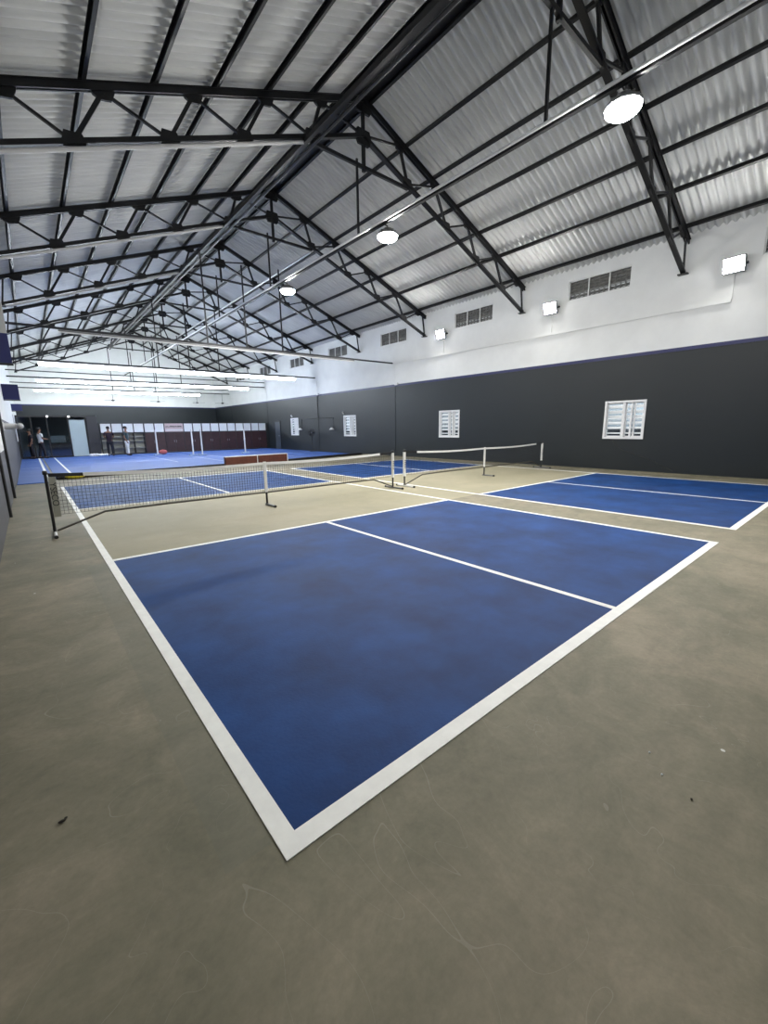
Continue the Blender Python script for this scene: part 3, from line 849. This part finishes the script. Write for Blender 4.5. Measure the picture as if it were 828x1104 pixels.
for y, lb in ((20.9, 'white wall bracket lamp hanging on its cable between the fan and the third window'), (24.84, 'white wall bracket lamp beside the farthest window')):
    e = empty('wall_lamp_shade', (XR, y, 1.42)); tag(e, lb, 'lamp', 'small white wall lamps')
    m = MB(); m.lathe([(.02,.14),(.05,.13),(.13,.05),(.16,0),(.15,0),(.05,.10)], c=(-.17,0,0), n=20); m.build('shade', M_white_plastic, e)
    m = MB(); m.beam((0,0,.12), (-.17,0,.13), .025, .025); m.build('arm', M_black, e)
m = MB(); m.tube([(XR-.015, 24.84, 1.56), (XR-.015, 24.84, 2.15), (XR-.015, 20.9, 2.15), (XR-.015, 20.9, 1.56)], .012, 6)
m.tube([(XR-.065, 22.62, 2.15), (XR-.065, 22.62, 3.6)], .02, 6)
tag(m.build('cable_conduit', M_black), 'black conduit on the far right wall feeding the two white wall lamps', 'conduit')
for y, lb in ((19.78, 'small white bulb fitting above the third window'), (26.2, 'small white bulb fitting above the farthest window')):
    e = empty('wall_bulb', (XR, y, 2.36)); tag(e, lb, 'bulb', 'bulbs above the far windows')
    m = MB(); m.tube([(0,0,0), (-.06,0,0)], .035, 10); m.build('holder', M_white_plastic, e)
    m = MB(); m.ell((-.08,0,.06), .035, .035, .06); m.build('bulb', M_white_plastic, e)
# black cable drooping under the nearest window
m = MB(); m.tube([(XR-.012, 4.52, 1.03), (XR-.012, 4.40, .86), (XR-.012, 4.18, .70), (XR-.012, 3.75, .55), (XR-.012, 3.35, .42), (XR-.012, 3.05, .28), (XR-.012, 2.73, .12)], .012, 6)
tag(m.build('loose_cable', M_black), 'thin black cable drooping down the dark wall under the nearest window', 'cable')
for y, lb in ((15.0, 'tiny white bracket on top of the dark paint at the nearest pilaster'), (22.5, 'tiny white bracket on top of the dark paint at the second pilaster')):
    m = MB(); m.bbox(XR-.12, XR, y-.1, y+.1, 3.60, 3.70, .01)
    tag(m.build('wall_bracket', M_white_plastic), lb, 'bracket', 'brackets on the paint line')

# left wall items
for k, (y, lb) in enumerate(((8.07, 'nearest one'), (18.05, 'middle one'), (27.9, 'farthest and smallest one'))):
    e = empty('projecting_sign_board', (XL, y, 2.6)); tag(e, 'navy board projecting from the left wall, %s' % lb, 'board', 'boards on the left wall')
    h = [.45, .50, .35][k]
    m = MB(); m.box(0, .43, -.02, .02, 0, h); m.build('board', M_navy, e)
    if k == 0:
        m = MB(); m.box(0, .43, -.02, .02, h, 1.15); m.build('upper_board', mat('grey_board', (.35, .35, .34, 1), .6), e)
    m = MB(); m.beam((0, 0, -.02), (.44, 0, -.02), .05, .03); m.build('bracket', M_black, e)
m = MB(); m.bbox(XL, XL+.05, 11.72, 12.0, 0, 2.15, .01)
tag(m.build('wall_post', M_black), 'thick black post against the left wall by the white arm', 'post')
m = MB(); m.tube([(XL+.02, 8.85, 0), (XL+.02, 8.85, 2.1)], .025, 8)
tag(m.build('wall_pipe', M_black), 'thin black vertical pipe on the left wall near the left net post', 'pipe')
m = MB(); m.tube([(XL+.03, 27.3, 1.05), (XL+.03, 26.9, 2.4)], .03, 8)
tag(m.build('wall_pipe', M_white_plastic), 'thin white pipe leaning on the left wall near the cabin', 'pipe')
e = empty('wall_fan', (XL, 12.6, 1.66)); tag(e, 'white wall mounted fan sticking out from the left wall', 'fan')
m = MB(); m.bbox(0, .05, -.08, .08, -.1, .1, .01); m.build('mount', M_white_plastic, e)
m = MB(); m.tube([(.04,0,0), (.2,0,.0), (.28,-.02,0)], [.075,.07,.07], 10); m.build('arm', M_white_plastic, e)
m = MB(); m.lathe([(.001,-.10),(.05,-.09),(.07,0),(.03,.05),(.001,.06)], c=(.34,0,0), n=16, axis='y'); m.build('motor', M_white_plastic, e)
m = MB()
for k in range(4):
    r_ = .02+.02*k; m.tube([(.34+r_*math.cos(a), -.12, r_*math.sin(a)) for a in [2*math.pi*i/16 for i in range(17)]], .003, 4, cap=False)
m.build('guard', M_greypipe, e)

# things lying on the far floor
e = empty('white_bag', (2.75, 29.75, .022)); tag(e, 'crumpled white cloth bundle on the mat beside the cabin', 'cloth bundle')
m = MB(); random.seed(5)
for k in range(7): m.ell((-.45+k*.14, random.uniform(-.08, .08), .06), .13, .12, .05+random.uniform(0, .06), 10, 8)
m.build('bundle', M_whitecloth, e)
e = empty('duffel_bag', (5.95, 28.3, .022)); tag(e, 'small red bag on the mat at the foot of the white post', 'bag')
m = MB(); m.ell((0,0,.15), .25, .15, .15); m.build('body', M_red, e)
m = MB(); m.tube([(-.12,0,.26), (-.08,0,.36), (.08,0,.36), (.12,0,.26)], .015, 6); m.build('handle', M_black, e)

# near-floor debris
m = MB(); m.ell((-.60, .72, .006), .014, .006, .005, 8, 6); m.ell((-.588, .728, .006), .006, .004, .004, 8, 6)
tag(m.build('dry_leaf', M_leaf), 'tiny dark leaf crumb on bare concrete at lower left', 'leaf')
for k, (x, y, mm, lb) in enumerate(((1.42, -.74, M_cab_white, 'tiny white chip on the concrete at lower right'), (1.52, -.66, M_cab_white, 'tiny white chip beside the dark crumb at lower right'), (1.37, -.86, M_leaf, 'tiny dark crumb on the concrete at lower right'))):
    m = MB(); m.ell((x, y, .004), .006, .004, .004, 8, 6); tag(m.build('debris', mm), lb, 'debris')

# ------------------------------------------------------------------ people
def skin_obj(name, pts, edges, mt, parent, root=0, sub=2):
    me = bpy.data.meshes.new(name); me.from_pydata([p[0] for p in pts], edges, [])
    o = bpy.data.objects.new(name, me); COL.objects.link(o); o.parent = parent
    me.materials.append(mt)
    bm = bmesh.new(); bm.from_mesh(me); ly = bm.verts.layers.skin.verify()
    bm.verts.ensure_lookup_table()
    for i, p in enumerate(pts):
        r = p[1] if isinstance(p[1], tuple) else (p[1], p[1])
        bm.verts[i][ly].radius = r
        bm.verts[i][ly].use_root = (i == root)
    bm.to_mesh(me); bm.free()
    a = o.modifiers.new('skin', 'SKIN'); a.use_smooth_shade = True
    b = o.modifiers.new('sub', 'SUBSURF'); b.levels = sub; b.render_levels = sub
    return o
def person(loc, rz, label, shirt, trousers, pose='stand', stride=.08, H=1.0):
    e = empty('person', loc, rz); tag(e, label, 'person')
    e.scale = (H, H, H)
    # faces -y, origin between the feet
    armsets = {'stand': [((.20,.0,1.40), (.25,.03,1.13), (.24,-.06,.88)), ((-.20,.0,1.40), (-.25,.03,1.13), (-.24,-.06,.88))],
               'hips':  [((.20,.0,1.40), (.31,.05,1.16), (.19,-.06,.98)), ((-.20,.0,1.40), (-.25,.03,1.13), (-.22,-.08,.88))],
               'front': [((.20,.0,1.40), (.25,-.02,1.14), (.12,-.26,1.10)), ((-.20,.0,1.40), (-.25,-.02,1.14), (-.12,-.26,1.12))]}[pose]
    s = stride
    P_ = [((0,0,.95), (.15,.11)), ((0,0,1.08), (.125,.095)), ((0,.01,1.25), (.15,.105)), ((0,.015,1.40), (.14,.09)), ((0,.01,1.49), .055), ((0,-.005,1.56), .055), ((0,-.01,1.64), (.078,.095)), ((0,-.005,1.71), (.062,.075))]
    E_ = [(0,1),(1,2),(2,3),(3,4),(4,5),(5,6),(6,7)]
    for k, sd in enumerate((1, -1)):
        yo = -s if k else s
        i = len(P_)
        P_ += [((sd*.095,0,.88), .085), ((sd*.105,yo*.5-.02,.50), .058), ((sd*.11,yo+.02,.10), .038), ((sd*.115,yo-.11,.03), .032)]
        E_ += [(0,i),(i,i+1),(i+1,i+2),(i+2,i+3)]
        a = armsets[k]; i = len(P_)
        P_ += [(a[0], .052), (a[1], .040), (a[2], .028)]
        E_ += [(3,i),(i,i+1),(i+1,i+2)]
        w = Vector(a[2]); dr = (w-Vector(a[1])).normalized(); palm = w+dr*.07
        j = len(P_); P_.append((tuple(palm), (.034,.018))); E_.append((i+2, j))
        sd2 = Vector((0,1,0)) if abs(dr.y) < .7 else Vector((1,0,0))
        for q in range(4):
            f1 = palm+dr*.045+sd2*(.02*(q-1.5)); f2 = f1+dr*(.035-.006*abs(q-1.5))+Vector((-sd*.010,0,0))
            n = len(P_); P_ += [(tuple(f1), .009), (tuple(f2), .007)]; E_ += [(j,n),(n,n+1)]
        th = palm-dr*.02-sd2*.035; th2 = th+dr*.035-sd2*.01
        n = len(P_); P_ += [(tuple(th), .010), (tuple(th2), .008)]; E_ += [(j,n),(n,n+1)]
    body = skin_obj('body', P_, E_, M_skin, e, 0, 1)
    # face
    m = MB(); m.ell((0,-.108,1.635), .014,.018,.022,8,6); m.build('nose', M_skin, e)
    for sd in (-1, 1):
        m = MB(); m.ell((sd*.03,-.092,1.66), .012,.008,.007,8,6); m.build('eye', M_hair, e)
        m = MB(); m.ell((sd*.083,0,1.645), .012,.02,.03,8,6); m.build('ear', M_skin, e)
    m = MB(); m.ell((0,-.096,1.59), .022,.008,.006,8,6); m.build('mouth', M_red, e)
    m = MB()
    m.ell((0,.018,1.70), .094,.108,.088,14,10); m.build('hair', M_hair, e)
    # clothes
    SP = [((0,0,.86), (.178,.135)), ((0,0,.98), (.172,.13)), ((0,0,1.10), (.15,.12)), ((0,.01,1.25), (.165,.12)), ((0,.015,1.40), (.15,.10)), ((0,.01,1.46), (.08,.07))]
    SE = [(0,1),(1,2),(2,3),(3,4),(4,5)]
    for k in range(2):
        a = armsets[k]; i = len(SP)
        mid = tuple((Vector(a[0])*.25+Vector(a[1])*.75))
        SP += [(a[0], .068), (mid, .058)]; SE += [(4,i),(i,i+1)]
    skin_obj('shirt', SP, SE, shirt, e, 3, 1)
    TP = [((0,0,.98), (.155,.118)), ((0,0,.90), (.155,.12))]; TE = [(0,1)]
    for k, sd in enumerate((1, -1)):
        yo = -s if k else s; i = len(TP)
        TP += [((sd*.10,0,.80), .098), ((sd*.105,yo*.5-.02,.50), .076), ((sd*.11,yo+.02,.10), .060)]
        TE += [(1,i),(i,i+1),(i+1,i+2)]
    skin_obj('trousers', TP, TE, trousers, e, 1, 1)
    for k, sd in enumerate((1, -1)):
        yo = -s if k else s
        m = MB(); m.ell((sd*.113,yo-.05,.045), .048,.13,.045,12,8); m.build('shoe', M_darkcloth, e)
    return e
person((4.12, 28.85, .022), R(60), 'person in dark teal shirt and white trousers with hand on hip', M_teal, M_whitecloth, 'hips')
person((3.25, 29.15, .022), R(170), 'person in dark plum shirt and dark trousers before the open shelves', M_plum, M_darkcloth, 'front', .05)
person((.02, 29.85, .022), R(110), 'person in white shirt and black trousers in front of the glass cabin', M_whitecloth, M_darkcloth, 'front', .1, .98)
person((-.42, 29.9, .022), R(-80), 'person in all dark clothes at the far left of the cabin', M_darkcloth, M_darkcloth, 'stand', .04, .93)

# ------------------------------------------------------------------ world and camera
w = bpy.data.worlds.new('night'); S.world = w; w.use_nodes = True
w.node_tree.nodes['Background'].inputs['Color'].default_value = (.05, .06, .09, 1)
w.node_tree.nodes['Background'].inputs['Strength'].default_value = .3

cam = bpy.data.cameras.new('camera'); co = bpy.data.objects.new('camera', cam); COL.objects.link(co)
co.location = (-.4919, -1.1440, 1.5076)
co.rotation_euler = (1.3694, .0130, -.7029)
cam.sensor_fit = 'HORIZONTAL'; cam.sensor_width = 36; cam.lens = 36*445.76/828
cam.clip_start = .05; cam.clip_end = 200
S.camera = co
vs = S.view_settings
vs.view_transform = 'Standard'; vs.look = 'None'; vs.gamma = 1; vs.use_curve_mapping = False
vs.exposure = 2.85
